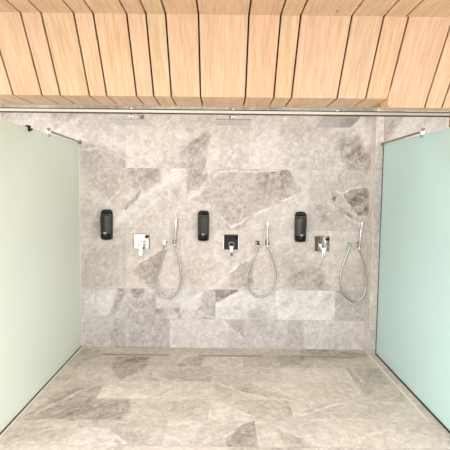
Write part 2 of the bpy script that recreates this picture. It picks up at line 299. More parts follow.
CHROME = plain('polished_chrome', (0.61, 0.61, 0.62), 0.06, 1.0, var=0.02)
GUN = plain('dark_polished_steel', (0.34, 0.31, 0.27), 0.12, 1.0, var=0.03)
PLATE = plain('brushed_shower_head', (0.72, 0.72, 0.74), 0.18, 1.0, var=0.10, scale=45)
SATIN = plain('brushed_steel', (0.74, 0.73, 0.71), 0.28, 1.0, var=0.04, scale=90)
HOSE = plain('hose_steel', (0.50, 0.48, 0.45), 0.22, 1.0, var=0.05)
NOZZLE = plain('nozzle_silicone', (0.50, 0.49, 0.48), 0.5)
BLACK = plain('black_gloss_plastic', (0.005, 0.005, 0.005), 0.2, var=0.1, spec=0.3)
CHAR = plain('charcoal_plastic', (0.024, 0.025, 0.023), 0.26, var=0.1)
MARK = plain('pale_print', (0.55, 0.55, 0.53), 0.5)
RAIL = plain('pale_rail_profile', (0.86, 0.84, 0.78), 0.3, var=0.02)
RAIL_DARK = plain('rail_dark_strip', (0.075, 0.062, 0.045), 0.45)
SEAL = plain('dark_seal', (0.018, 0.016, 0.013), 0.5)
WHITE_TRIM = plain('pale_metal_trim', (0.80, 0.76, 0.68), 0.4, var=0.03)
PLASTER = plain('white_plaster', (0.80, 0.78, 0.75), 0.8, bump=0.05, var=0.02)
DARK_REFLECTION = plain('dark_reflection', (0.014, 0.011, 0.009), 0.45, var=0.2, scale=20)  # for the added dark panels and bars that the chrome mirrors
GROOVE = plain('board_groove', (0.008, 0.005, 0.003), 0.8)
OAK = wood('pale_oak_cladding', (0.83, 0.61, 0.42), (0.63, 0.39, 0.23))
BROWN = wood('brown_oak_panel', (0.40, 0.22, 0.10), (0.27, 0.13, 0.05))
GLASS_L = frosted('frosted_glass_warm', (0.87, 0.91, 0.85), (0.69, 0.73, 0.675))
GLASS_R = frosted('frosted_glass_cool', (0.74, 0.90, 0.88), (0.615, 0.75, 0.735))
STONE_W = marble('wall_marble_tile', 0.42, (0.50, 0.45, 0.40))
STONE_F = marble('floor_marble_tile', 0.45, (0.52, 0.45, 0.36))

# ------------------------------------------------------------------ stone tiles
W_RAMP = ((0.240, 0.198, 0.172), (0.630, 0.575, 0.543), (0.83, 0.815, 0.80))
F_RAMP = ((0.250, 0.207, 0.157), (0.600, 0.540, 0.470), (0.82, 0.78, 0.71))

def ramp(t, R):
    d, l, w = (np.array(c) for c in R)
    t = np.clip(t, -1.15, 1.0)[:, None]
    return np.where(t < 0, l + (l - d) * t, l + (w - l) * t)

def poly_mask(px, py, poly, soft):
    """smooth 0..1 coverage of a polygon, soft in metres"""
    inside = np.zeros(len(px), bool)
    dist = np.full(len(px), 1e9)
    n = len(poly)
    for i in range(n):
        (x0, y0), (x1, y1) = poly[i], poly[(i + 1) % n]
        if y0 != y1:
            c = ((y0 > py) != (y1 > py)) & (px < (x1 - x0) * (py - y0) / (y1 - y0) + x0)
            inside ^= c
        dx, dy = x1 - x0, y1 - y0
        t = np.clip(((px - x0) * dx + (py - y0) * dy) / (dx * dx + dy * dy + 1e-12), 0, 1)
        dist = np.minimum(dist, np.hypot(px - x0 - t * dx, py - y0 - t * dy))
    s = np.where(inside, dist, -dist)
    u = np.clip(s / (2 * soft) + 0.5, 0, 1)
    return u * u * (3 - 2 * u)

def tiled(name, tiles, point, patches, veins, R, material, traced, fuzz=0.015):
    """tiles = [(u0,u1,v0,v1,step)]; point(u,v) -> xyz; one mesh, every tile its own grid of vertices"""
    V, F, UV, TS, SH, U2, V2, TI, TID = [], [], [], [], [], [], [], [], []
    rnd = random.Random(11)
    for tile_no, (u0, u1, v0, v1, step) in enumerate(tiles):
        nu = max(1, int(round((u1 - u0) / step))); nv = max(1, int(round((v1 - v0) / step)))
        base = len(V)
        sh = (rnd.uniform(-9, 9), rnd.uniform(-9, 9), rnd.uniform(-9, 9))
        ti = rnd.uniform(-1, 1)
        for j in range(nv + 1):
            for i in range(nu + 1):
                u = u0 + (u1 - u0) * i / nu; v = v0 + (v1 - v0) * j / nv
                V.append(point(u, v)); UV.append((u - u0, v - v0)); TS.append((u1 - u0, v1 - v0, 0))
                SH.append(sh); U2.append(u); V2.append(v); TI.append(ti); TID.append(tile_no)
        for j in range(nv):
            for i in range(nu):
                a = base + j * (nu + 1) + i
                F.append((a, a + 1, a + nu + 2, a + nu + 1))
    n = len(V)
    pu, pv, ti = np.array(U2), np.array(V2), np.array(TI)
    na = np.empty(n); nb = np.empty(n); big = np.empty(n); fine = np.empty(n)
    streak = np.empty(n)
    for i in range(n):
        u, v = U2[i], V2[i]; s = SH[i]
        na[i] = noise.fractal(Vector((u * 9, v * 9, 3.1)), 1.0, 2.0, 4)
        nb[i] = noise.fractal(Vector((u * 9, v * 9, 17.7)), 1.0, 2.0, 4)
        a = u * 0.8 + v * 0.6; b = -u * 0.6 + v * 0.8
        big[i] = noise.fractal(Vector((a * 1.6 + s[0], b * 3.0 + s[1], s[2])), 1.0, 2.0, 3)
        streak[i] = noise.fractal(Vector((a * 4 + s[1], b * 11 + s[0], 5.0)), 0.9, 2.0, 4)
        fine[i] = noise.fractal(Vector((u * 26 + s[0], v * 26 + s[1], 1.0)), 1.0, 2.0, 4)
    qx, qy = pu + na * fuzz, pv + nb * fuzz
    tone = np.zeros(n)
    blur = 0.5 + 1.1 * np.clip(big + 0.2, 0, 1); vary = np.clip(0.95 + 0.9 * streak, 0.45, 1.5)
    tid = np.array(TID)
    for t, soft, poly in patches:
        # a patch that lies within one slab stops dead at that slab's joints
        own = None
        cx = sum(p[0] for p in poly) / len(poly); cy = sum(p[1] for p in poly) / len(poly)
        for q, (u0, u1, v0, v1, step) in enumerate(tiles):
            if u0 <= cx < u1 and v0 <= cy < v1 and all(u0 - .05 < a < u1 + .05 and v0 - .05 < b < v1 + .05 for a, b in poly):
                own = q
                def push(c, lo, hi):
                    return c - .09 if c < lo + .045 else c + .09 if c > hi - .045 else c
                poly = [(push(a, u0, u1), push(b, v0, v1)) for a, b in poly]
                break
        xs = [p[0] for p in poly]; ys = [p[1] for p in poly]
        m = soft * 0.01 + 0.05
        k = np.nonzero((pu > min(xs) - m) & (pu < max(xs) + m) & (pv > min(ys) - m) & (pv < max(ys) + m) & ((tid == own) if own is not None else True))[0]
        if len(k):
            tone[k] += t * poly_mask(qx[k], qy[k], poly, soft * 0.01 * blur[k]) * vary[k]
    x0, x1, y0, y1 = traced
    out = ~((pu > x0) & (pu < x1) & (pv > y0) & (pv < y1))
    e = np.clip((big - 0.12) / 0.10, 0, 1)
    tone[out] -= 0.5 * e[out]
    tone += (0.16 if name == 'floor' else 0.10) * ti + 0.14 * big + 0.16 * streak + 0.30 * fine * np.clip(0.45 - tone, 0.35, 1)
    for t, wd, line in veins:
        d = np.full(n, 1e9)
        for (xa, ya), (xb, yb) in zip(line, line[1:]):
            dx, dy = xb - xa, yb - ya
            k = np.clip(((qx - xa) * dx + (qy - ya) * dy) / (dx * dx + dy * dy + 1e-12), 0, 1)
            d = np.minimum(d, np.hypot(qx - xa - k * dx, qy - ya - k * dy))
        m = np.clip(1.25 - d / wd, 0, 1) * np.clip(0.75 + 1.6 * streak, 0.1, 1)
        tone = tone * (1 - m) + np.maximum(tone, t) * m
    C = ramp(tone, R)
    C[:, 0] *= 1 + 0.012 * ti; C[:, 2] *= 1 - 0.02 * ti
    if name == 'wall_back':
        C[pv < 0.607] *= np.array((0.975, 1.005, 1.045))          # the two lower rows are a cooler stone
    me = bpy.data.meshes.new(name)
    me.from_pydata(V, [], F)
    me.materials.append(material)
    ca = me.color_attributes.new('stone', 'FLOAT_COLOR', 'POINT')
    ca.data.foreach_set('color', np.hstack([C, np.ones((n, 1))]).astype(np.float32).ravel())
    for nm, arr in (('tile_size', TS), ('tile_shift', SH)):
        at = me.attributes.new(nm, 'FLOAT_VECTOR', 'POINT')
        at.data.foreach_set('vector', np.array(arr, np.float32).ravel())
    uvl = me.uv_layers.new(name='UVMap')
    idx = np.empty(len(me.loops), np.int32); me.loops.foreach_get('vertex_index', idx)
    uvl.data.foreach_set('uv', np.array(UV, np.float32)[idx].ravel())
    return me

def row_tiles(u_min, u_max, start, width, v0, v1, step):
    out = []
    k = math.floor((u_min - start) / width)
    while start + k * width < u_max - 1e-6:
        a, b = max(u_min, start + k * width), min(u_max, start + (k + 1) * width)
        if b - a > 0.004:
            out.append((a, b, v0, v1, step))
        k += 1
    return out

# back wall: big 120 x 60 cm slabs above, 60 x 30 cm tiles in the two rows at the floor
WX0, WX1, WTOP = -2.7, 2.17, 2.5
wt = []
for (v0, v1, st, wd) in ((0, 0.30, -0.53, 0.60), (0.30, 0.607, -0.674, 0.605), (0.607, 1.211, -0.970, 1.21),
                         (1.211, 1.813, -0.362, 1.213), (1.813, 2.415, -0.967, 1.214), (2.415, WTOP, -0.36, 1.21)):
    wt += row_tiles(WX0, WX1, st, wd, v0, v1, 0.0125)
me = tiled('wall_back', wt, lambda u, v: (u, YB, v), WALL_PATCHES + [(0.32, 2, [(-2.8, -.1), (-1.43, -.1), (-1.43, 2.6), (-2.8, 2.6)]), (0.34, 2, [(1.5, -.1), (2.3, -.1), (2.3, 2.6), (1.5, 2.6)])], WALL_VEINS, W_RAMP, STONE_W, (-1.43, 1.45, 0, 2.33))  # pale blocks beyond both panes lighten stone that shading leaves dim
bm = bmesh.new(); bm.from_mesh(me)
box(bm, WX0, WX1, YB + 0.001, YB + 0.12, 0, WTOP)
bm.to_mesh(me); bm.free()
wall_back = structure(link(bpy.data.objects.new('wall_back', me)))

# floor: 60 x 30 cm tiles running across, staggered rows
ft = []
rows = [(4.12, YB, -0.35), (3.81, 4.12, 0.2), (3.50, 3.81, -0.08), (3.19, 3.50, 0.25), (2.885, 3.19, -0.09), (2.575, 2.885, -0.368)]
for v0, v1, st in rows:
    ft += row_tiles(-1.66, 1.66, st, 0.603, v0, v1, 0.0125)
    ft += row_tiles(-2.7, -1.66, st, 0.603, v0, v1, 0.06)
    ft += row_tiles(1.66, 2.7, st, 0.603, v0, v1, 0.06)
v = 2.575; k = 0
while v > -1.8:
    ft += row_tiles(-2.7, 2.7, (k * 0.21) % 0.6, 0.603, v - 0.305, v, 0.02 if k == 0 else 0.06)
    v -= 0.305; k += 1
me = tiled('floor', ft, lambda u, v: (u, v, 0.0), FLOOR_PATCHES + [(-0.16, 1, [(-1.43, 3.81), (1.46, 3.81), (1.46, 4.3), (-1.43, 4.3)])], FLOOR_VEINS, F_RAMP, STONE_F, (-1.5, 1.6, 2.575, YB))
bm = bmesh.new(); bm.from_mesh(me)
box(bm, -2.7, 2.7, v, YB + 0.12, -0.1, -0.001)
bm.to_mesh(me); bm.free()
floor = structure(link(bpy.data.objects.new('floor', me)))

# nib of wall at the right, where the glass starts, tiled in the same stone
NX0, NX1, NY0 = 1.445, 1.520, 4.150
me_tiles = []
for (z0, z1) in ((0, 0.30), (0.30, 0.607), (0.607, 1.211), (1.211, 1.813), (1.813, WTOP)):
    me_tiles.append((0.0, YB - NY0, z0, z1, 0.0125))
    me_tiles.append((YB - NY0, YB - NY0 + NX1 - NX0, z0, z1, 0.0125))
    me_tiles.append((YB - NY0 + NX1 - NX0, 2 * (YB - NY0) + NX1 - NX0, z0, z1, 0.0125))
def nib_point(u, v):
    a = YB - NY0
    if u <= a:
        return (NX0, YB - u, v)
    if u <= a + NX1 - NX0:
        return (NX0 + u - a, NY0, v)
    return (NX1, NY0 + u - a - (NX1 - NX0), v)
me = tiled('wall_nib', me_tiles, nib_point, [(0.22, 1, [(-1, -1), (.13, -1), (.13, 3), (-1, 3)]), (-0.22, 1, [(.13, -1), (1, -1), (1, 3), (.13, 3)])], [], W_RAMP, STONE_W, (-1, 2, -1, 3))  # side face toned lighter, front toned darker to offset its frontal light
nib = structure(link(bpy.data.objects.new('wall_nib', me)))

# side walls of the building beyond the glass, ceiling above the showers, brown panelling at the far right
structure(obj('wall_left', boxed(-2.82, -2.70, 3.0, YB + 0.12, 0, 2.75), PLASTER))
structure(obj('wall_right', boxed(2.70, 2.82, 3.0, YB + 0.12, 0, 2.75), PLASTER))

def boards(bm, uvl, tint, seams, corners, mat=0, thick=0.026, gap=0.0115, vlen=1.0):
    """boards lying side by side along X on the quad corners = (yA,zA) -> (yB,zB); normal side = towards -cross"""
    (ya, za), (yb, zb) = corners
    d = Vector((0, yb - ya, zb - za)); ln = d.length; d.normalize()
    nrm = Vector((1, 0, 0)).cross(d)            # into the backing, away from the room
    for i, (s0, s1) in enumerate(zip(seams, seams[1:])):
        rr = random.Random(int(s0 * 1000))
        ou, ov = rr.uniform(0, 40), rr.uniform(0, 40)
        tn = (1 + rr.uniform(-.03, .03), 1 + rr.uniform(-.03, .03), 1 + rr.uniform(-.04, .04), 1)
        x0, x1 = s0 + gap / 2, s1 - gap / 2
        quad = [Vector((x0, ya, za)), Vector((x1, ya, za)), Vector((x1, yb, zb)), Vector((x0, yb, zb))]
        top = [bm.verts.new(p) for p in quad]
        bot = [bm.verts.new(p + nrm * thick) for p in quad]
        fs = [bm.faces.new(top), bm.faces.new(bot[::-1])]
        for a in range(4):
            b = (a + 1) % 4
            fs.append(bm.faces.new((top[b], top[a], bot[a], bot[b])))
        for f in fs:
            f.material_index = mat
            for l in f.loops:
                p = l.vert.co
                l[uvl].uv = (ou + p.x, ov + (p - Vector((0, ya, za))).dot(d))
            for vv in f.verts:
                vv[tint] = tn

SEAMS = [-2.70, -2.58, -2.38, -2.255, -2.055, -1.93, -1.73, -1.605, -1.452, -1.254, -1.128, -0.928, -0.809, -0.604, -0.486, -0.365, -0.164, 0.145, 0.340, 0.462,
         0.775, 0.971, 1.106, 1.394, 1.515, 1.71, 1.91, 2.035, 2.235, 2.36, 2.56, 2.70]
YT, ZT, YU, ZU, YV = 2.725, 2.665, 3.02, 2.235, 3.332       # upper edge, lower edge, back of the underside
YS, ZS, YSV = 3.055, 2.184, 3.16                             # the part at the right that comes lower
STEP = 1.122
left_s = [s for s in SEAMS if s < 1.0] + [STEP]
right_s = [STEP] + [s for s in SEAMS if s > 1.2]
bm = bmesh.new()
uvl = bm.loops.layers.uv.new('UVMap'); tint = bm.verts.layers.float_color.new('board_tint')
boards(bm, uvl, tint, SEAMS, ((0.6, ZT), (YT, ZT)))
boards(bm, uvl, tint, left_s, ((YT, ZT), (YU, ZU)))
boards(bm, uvl, tint, right_s, ((YT, ZT), (YS, ZS)))
boards(bm, uvl, tint, left_s, ((YU, ZU), (YV, ZU)))
boards(bm, uvl, tint, right_s, ((YS, ZS), (YSV, ZS)))
# dark backing behind the joints
t = 0.020
def strip(pts, x0, x1, m):
    a = [bm.verts.new((x0, y, z)) for y, z in pts]; b = [bm.verts.new((x1, y, z)) for y, z in pts]
    n = len(pts)
    for i in range(n):
        j = (i + 1) % n
        f = bm.faces.new((a[i], a[j], b[j], b[i])); f.material_index = m
    for ring in (a[::-1], b):
        f = bm.faces.new(ring); f.material_index = m
strip([(0.6, ZT + t), (YT + 0.006, ZT + t), (YU + 0.008, ZU + t), (YV - 0.002, ZU + t), (YV - 0.002, 2.80), (0.6, 2.80)], -2.70, STEP - 0.002, 1)
strip([(0.6, ZT + t), (YT + 0.006, ZT + t), (YS + 0.008, ZS + t), (YSV - 0.002, ZS + t), (YSV - 0.002, 2.80), (0.6, 2.80)], STEP + 0.016, 2.70, 1)
# the pale end face of the step and the back of the box
f0 = len(bm.faces)
box(bm, STEP, STEP + 0.018, YU - 0.02, YSV - 0.004, ZS + 0.004, 2.35, 0, mat=0)
box(bm, -2.70, 2.70, YV, YV + 0.015, ZU + 0.0, 2.80, 0, mat=0)
bm.faces.ensure_lookup_table()
for f in bm.faces[f0:]:
    for l in f.loops:
        l[uvl].uv = (l.vert.co.z * 0.2 + 3, l.vert.co.y + l.vert.co.x * 0.3)
        l.vert[tint] = (1, 1, 1, 1)
bmesh.ops.recalc_face_normals(bm, faces=bm.faces)
structure(obj('ceiling', bm, [OAK, GROOVE]))
structure(obj('ceiling_shower', boxed(-2.70, 2.70, YV + 0.02, YB + 0.12, WTOP, WTOP + 0.1), PLASTER))

# white edge trim and brown wood panelling at the right end of the stone wall
structure(obj('trim_1', boxed(WX1, WX1 + 0.022, YB - 0.012, YB + 0.12, 0, WTOP), WHITE_TRIM))
bm = bmesh.new()
uvl = bm.loops.layers.uv.new('UVMap'); tint = bm.verts.layers.float_color.new('board_tint')
for z0, z1 in ((0, 0.62), (0.62, 1.24), (1.24, 1.86), (1.86, WTOP)):
    fs = box(bm, WX1 + 0.022, 2.70, YB - 0.005, YB + 0.12, z0 + 0.003, z1 - 0.003)
    for f in fs:
        for l in f.loops:
            l[uvl].uv = (l.vert.co.z, l.vert.co.x); l.vert[tint] = (1, 1, 1, 1)
structure(obj('wall_panelling', bm, BROWN))

# metal strips in the floor beside the glass
structure(obj('trim_2', boxed(XL + 0.001, XL + 0.013, 2.62, YB - 0.001, -0.02, 0.005, 0.001, 1), WHITE_TRIM))
structure(obj('trim_3', boxed(1.446, 1.456, 2.90, NY0 - 0.001, -0.02, 0.0045, 0.001, 1), WHITE_TRIM))

# ------------------------------------------------------------------ glass partitions
def partition(side, label):
    s = -1 if side == 'left' else 1
    x_in = XL if s < 0 else XR
    xa, xb = sorted((x_in, x_in + s * 0.010))
    y_far = YB - 0.004 if s < 0 else NY0 + 0.004
    y0 = 2.30 if s < 0 else 2.45
    t = thing('glass_partition', ((xa + xb) / 2, (y0 + y_far) / 2, 0), label, 'glass partition', None)
    o = Vector(t.location)
    def rel(bm):
        bmesh.ops.translate(bm, verts=bm.verts, vec=-o); return bm
    gl = GLASS_L if s < 0 else GLASS_R
    bm = boxed(xa, xb, y0, y_far, 0.012, GLASS_TOP, 0.0012, 1)
    for vv in bm.verts:                                    # the top edge runs a little lower towards the room
        if vv.co.z > 1.5:
            vv.co.z -= (y_far - vv.co.y) * 0.010
    obj('glass_pane', rel(bm), gl, t)
    obj('floor_channel', rel(boxed(xa - 0.003, xb + 0.003, y0, y_far, 0.0, 0.017, 0.001, 1)), SEAL, t)
    if s < 0:
        obj('wall_seal', rel(boxed(XL, XL + 0.006, YB - 0.010, YB - 0.001, 0.017, GLASS_TOP - 0.01, 0.001, 1)), WHITE_TRIM, t)
    else:
        obj('wall_seal', rel(boxed(XR - 0.005, XR, NY0 - 0.008, NY0 - 0.001, 0.017, GLASS_TOP - 0.01, 0.001, 1)), SEAL, t)
    # stabiliser bar along the top edge, fixed to the wall and clamped to the pane
    yc = 3.56 if s < 0 else 3.36
    xbar = x_in - s * 0.012
    zb = 2.060
    yw = YB if s < 0 else 4.165
    bm = bmesh.new(); lathe(bm, (xbar, yc - 0.01, zb), (0, 1, 0), [(0, .0085), (0, .0095), (yw - yc - 0.012, .0095), (yw - yc - 0.012, .008)], 20)
    obj('stabiliser_bar', rel(bm), GUN, t, 40)
    bm = bmesh.new(); lathe(bm, (xbar, yw - 0.001, zb), (0, -1, 0), [(0, .021), (.010, .021), (.013, .018), (.030, .0145), (.032, .012)], 24)
    obj('wall_flange', rel(bm), GUN, t, 40)
    bm = bmesh.new(); box(bm, min(x_in - s * 0.016, x_in + s * 0.013), max(x_in - s * 0.016, x_in + s * 0.013), yc - 0.022, yc - 0.008, zb - 0.045, zb + 0.028, 0.002)
    obj('glass_clamp', rel(bm), CHROME, t, 40)
    return t
partition('left', 'tall frosted glass panel on the left, warm pale green, with chrome bar along its top edge')
partition('right', 'tall frosted glass panel on the right, cool bluish green, starting at the narrow wall nib')

# black hook over the top of the left pane
hy, hz = 3.185, GLASS_TOP - (YB - 3.185) * 0.010
hk = thing('robe_hook', (XL, hy, hz), 'small black hook clipped over the top edge of the left glass panel', 'hook')
bm = bmesh.new()
box(bm, -0.018, 0.012, -0.016, 0.016, 0.001, 0.014, 0.002)
box(bm, 0.001, 0.010, -0.016, 0.016, -0.030, 0.006, 0.002)
box(bm, -0.020, -0.011, -0.016, 0.016, -0.022, 0.006, 0.002)
obj('clip', bm, BLACK, hk, 40)
bm = bmesh.new()
tube(bm, spline([(0.008, 0, -0.014), (0.016, 0, -0.019), (0.023, 0, -0.016), (0.025, 0, -0.006)], 6), 0.006, 12)
obj('peg', bm, BLACK, hk, 60)

# ------------------------------------------------------------------ pale rail with dark edge strips across the front of the showers
rl = thing('curtain_rail', (0, 3.42, 2.205), 'long slim pale rail with dark edges running across just below the wooden soffit', 'rail')
obj('profile', boxed(-2.699, 2.699, -.012, .012, -.0115, .0115, .003, 2), RAIL, rl)
obj('upper_dark_strip', boxed(-2.699, 2.699, -.014, .012, .0105, .0175, .002, 1), RAIL_DARK, rl)
obj('lower_dark_strip', boxed(-2.699, 2.699, -.014, .012, -.0185, -.0105, .002, 1), RAIL_DARK, rl)
for sx in (-1, 1):
    obj('end_bracket', boxed(min(sx * 2.701, sx * 2.68), max(sx * 2.701, sx * 2.68), -.03, .03, -.03, .03, .003, 1), SATIN, rl)

# ------------------------------------------------------------------ rain shower heads
def shower_head(x, z, tilt, label):
    y = 3.80
    t = thing('rain_shower_head', (x, y, z), label, 'shower head', 'square rain shower heads')
    rot = Matrix.Rotation(tilt, 4, 'X')
    bm = boxed(-.155, .155, -.15, .15, -.006, .007, .002, 1)
    bmesh.ops.transform(bm, matrix=rot, verts=bm.verts)
    hp = obj('head_plate', bm, PLATE, t)
    bm = bmesh.new()
    for i in range(12):
        for j in range(12):
            px, py = -.132 + .024 * i, -.132 + .024 * j
            lathe(bm, (px, py, -.0055), (0, 0, -1), [(0, .0030), (.0014, .0026), (.002, .0015)], 8)
    bmesh.ops.transform(bm, matrix=rot, verts=bm.verts)
    nz = obj('nozzles', bm, NOZZLE, hp)
    nz['kind'] = 'stuff'
    bm = bmesh.new()
    lathe(bm, (0, 0, 0.004), (0, 0, 1), [(0, .026), (.006, .026), (.010, .018), (.022, .018), (.030, .022), (.040, .020), (.046, .014)], 24)
    bmesh.ops.transform(bm, matrix=rot, verts=bm.verts)
    obj('ball_joint', bm, CHROME, t, 40)
    za = 2.300 - z
    bm = bmesh.new()
    pts = [(0, -.02 * math.sin(tilt) * 0, .040), (0, 0, za - .045), (0, .006, za - .018), (0, .020, za - .004), (0, .05, za), (0, .20, za), (0, YB - y - .001, za)]
    tube(bm, spline(pts, 6), .0115, 16)
    obj('arm', bm, CHROME, t, 50)
    bm = bmesh.new(); box(bm, -.028, .028, YB - y - .010, YB - y + .001, za - .028, za + .028, .003)
    obj('wall_flange', bm, CHROME, t)
    return t
shower_head(-0.808, 2.183, math.radians(0.5), 'square chrome rain shower head at the left, above the bright white looking mixer')
shower_head(0.078, 2.189, math.radians(0.0), 'square chrome rain shower head in the middle of the three, seen nearly edge on')
shower_head(0.985, 2.203, math.radians(-8.0), 'square rain shower head at the right, tilted so its grey underside shows most')

# ------------------------------------------------------------------ mixers
def mixer(x, z, label, yaw=0.0, pitch=0.0):
    t = thing('shower_mixer', (x, YB, z), label, 'shower mixer', 'concealed shower mixers')
    bm = boxed(-.079, .079, -.012, .001, -.079, .079, .007, 3)
    if yaw or pitch:
        bmesh.ops.rotate(bm, cent=(0, -.005, 0), matrix=Matrix.Rotation(yaw, 3, 'Z') @ Matrix.Rotation(pitch, 3, 'X'), verts=bm.verts)
    obj('wall_plate', bm, CHROME, t)
    bm = bmesh.new()
    lathe(bm, (.004, -.008, -.022), (0, -1, 0), [(0, .027), (.004, .027), (.006, .022), (.040, .022), (.042, .020)], 28)
    obj('valve_body', bm, CHROME, t, 40)
    bm = bmesh.new()
    box(bm, -.021, .029, -.078, -.046, -.050, .004, .004, 2)
    obj('lever_hub', bm, CHROME, t)
    bm = bmesh.new()
    box(bm, -.013, .021, -.084, -.066, -.132, -.030, .004, 2)
    bmesh.ops.rotate(bm, cent=(.004, -.072, -.03), matrix=Matrix.Rotation(math.radians(-9), 3, 'X'), verts=bm.verts)
    obj('lever', bm, CHROME, t)
    bm = bmesh.new()
    lathe(bm, (.054, -.010, .050), (0, -1, 0), [(0, .019), (.003, .019), (.005, .016), (.030, .016), (.032, .014)], 24)
    obj('diverter_knob', bm, BLACK, t, 40)
    return t
mixer(-0.810, 1.086, 'leftmost wall mixer, its chrome plate looking bright white with a dark knob in the corner')
mixer(0.082, 1.088, 'middle wall mixer, its square chrome plate looking black around the lever')
mixer(0.986, 1.081, 'rightmost wall mixer, its square chrome plate mirroring olive brown')

# ------------------------------------------------------------------ hand showers: outlet, holder, wand and hose
def outlet(x, z, label):
    t = thing('hose_outlet', (x, YB, z), label, 'hose outlet', 'hose outlet elbows')
    obj('wall_plate', boxed(-.024, .024, -.010, .001, -.024, .024, .002), CHROME, t)
    obj('elbow_block', boxed(-.017, .017, -.070, -.009, -.017, .017, .003), CHROME, t)
    bm = bmesh.new(); lathe(bm, (0, -.053, -.016), (0, 0, -1), [(0, .0125), (.014, .0125), (.016, .010)], 20)
    obj('hose_nut', bm, SATIN, t, 40)

def holder(x, z, label):
    t = thing('hand_shower_holder', (x, YB, z), label, 'shower holder', 'hand shower holders')
    obj('wall_plate', boxed(-.024, .024, -.010, .001, -.024, .024, .002), CHROME, t)
    obj('bracket_arm', boxed(-.013, .013, -.036, -.009, -.013, .013, .003), CHROME, t)
    bm = bmesh.new()                                         # open ring that carries the wand
    n = 28
    for k in range(n):
        a0 = math.radians(-50 + 280 * k / n) + PI; a1 = math.radians(-50 + 280 * (k + 1) / n) + PI
        a0 += math.radians(180); a1 += math.radians(180)
        r0, r1 = .0165, .0225
        q = []
        for zz in (-.018, .018):
            for a, r in ((a0, r0), (a1, r0), (a1, r1), (a0, r1)):
                q.append(bm.verts.new((r * math.cos(a), -.055 + r * math.sin(a), zz)))
        bm.faces.new((q[3], q[2], q[1], q[0])); bm.faces.new(q[4:8])
        bm.faces.new((q[0], q[1], q[5], q[4])); bm.faces.new((q[2], q[3], q[7], q[6]))
        if k == 0: bm.faces.new((q[3], q[0], q[4], q[7]))
        if k == n - 1: bm.faces.new((q[1], q[2], q[6], q[5]))
    bmesh.ops.remove_doubles(bm, verts=bm.verts, dist=1e-5)
    bmesh.ops.recalc_face_normals(bm, faces=bm.faces)
    obj('ring_clip', bm, CHROME, t, 40)

def hand_shower(xh, zh, top, hose, label, mat_w, half):
    """wand standing in the ring at (xh, zh); hose = x,z points from outlet to wand"""
    yr = YB - .055
    t = thing('hand_shower', (xh, yr, zh), label, 'hand shower', 'stick hand showers')
    o = Vector((xh, yr, zh))
    ax = Vector((top[0] - xh, -.012, top[1] - zh)).normalized()
    base = Vector((0, 0, 0)) - ax * .026
    ln = (Vector((top[0], yr, top[1])) - o).length + .026
    bm = bmesh.new()
    lathe(bm, base, ax, [(0, .010), (.002, .0125), (.050, .0135), (.060, half), (ln - .006, half), (ln - .002, half - .002), (ln, half - .006)], 24)
    obj('wand', bm, mat_w, t, 40)
    # spray face towards the room near the top
    u, v = frame_of(ax)
    c = base + ax * (ln - .055)
    bm = bmesh.new()
    box(bm, c.x - half * .62, c.x + half * .62, c.y - half - .0022, c.y - half + .004, c.z - .042, c.z + .042, .002)
    obj('spray_face', bm, SATIN, t, 40)
    bm = bmesh.new(); lathe(bm, base + ax * .004, -ax, [(0, .011), (.002, .0125), (.020, .0125), (.026, .0085)], 20)
    obj('hose_nut', bm, SATIN, t, 40)
    pts = [Vector((x, YB - .053, z)) - o for x, z in hose]
    pts[-1] = base - ax * .012
    mids = spline(pts, 14)
    bm = bmesh.new(); tube(bm, mids, .0098, 12, 0.14)
    obj('hose', bm, HOSE, t, 60)

names = (('left', 'white looking'), ('middle', 'silver'), ('right', 'white looking'))
OUT = ((-0.578, 1.083), (0.344, 1.083), (1.252, 1.076))
HOLD = ((-0.474, 1.088), (0.441, 1.088), (1.350, 1.076))
TOPS = ((-0.457, 1.322), (0.436, 1.312), (1.362, 1.310))
L_OUT = ('square chrome hose outlet right of the leftmost mixer, feeding the left hose',
         'square chrome hose outlet right of the middle mixer, feeding the middle hose',
         'square chrome hose outlet right of the rightmost mixer, feeding the right hose')
L_HOLD = ('chrome wall holder gripping the left hand shower', 'chrome wall holder gripping the middle hand shower',
          'chrome wall holder gripping the right hand shower, nearest the right glass')
L_HAND = ('stick hand shower at the left with long looped steel hose, beside the white looking mixer',
          'slim stick hand shower in the middle with looped steel hose, beside the black looking mixer',
          'stick hand shower at the right with its looped hose hanging lowest, near the right glass')
for i in range(3):
    outlet(*OUT[i], L_OUT[i])
    holder(*HOLD[i], L_HOLD[i])
    hose = [(OUT[i][0], OUT[i][1] - .026)] + list(HOSES[i][1:])
    hand_shower(HOLD[i][0], HOLD[i][1], TOPS[i], hose, L_HAND[i], CHROME, (.0158, .0135, .0158)[i])

# ------------------------------------------------------------------ soap dispensers
def rr_ring(bm, w, y_back, y_front, r, z, n=6, bulge=0.012):
    """rounded plan section: flat back at the wall, rounded and slightly bowed front"""
    pts = [(-w, y_back), ]
    r = min(r, w * .98, abs(y_front - y_back) * .9)
    for k in range(n + 1):
        a = PI + (PI / 2) * k / n
        pts.append((-w + r + r * math.cos(a), y_front + r + r * math.sin(a)))
    for k in range(1, 6):
        u = -1 + 2 * k / 6
        pts.append(((w - r) * u, y_front - bulge * (1 - u * u)))
    for k in range(n + 1):
        a = 1.5 * PI + (PI / 2) * k / n
        pts.append((w - r + r * math.cos(a), y_front + r + r * math.sin(a)))
    pts.append((w, y_back))
    return [bm.verts.new((x, y, z)) for x, y in pts]

def loft(bm, rings):
    n = len(rings[0])
    for a, b in zip(rings, rings[1:]):
        for k in range(n):
            bm.faces.new((a[k], a[(k + 1) % n], b[(k + 1) % n], b[k]))
    bm.faces.new(rings[0][::-1]); bm.faces.new(rings[-1])
    bmesh.ops.recalc_face_normals(bm, faces=bm.faces)

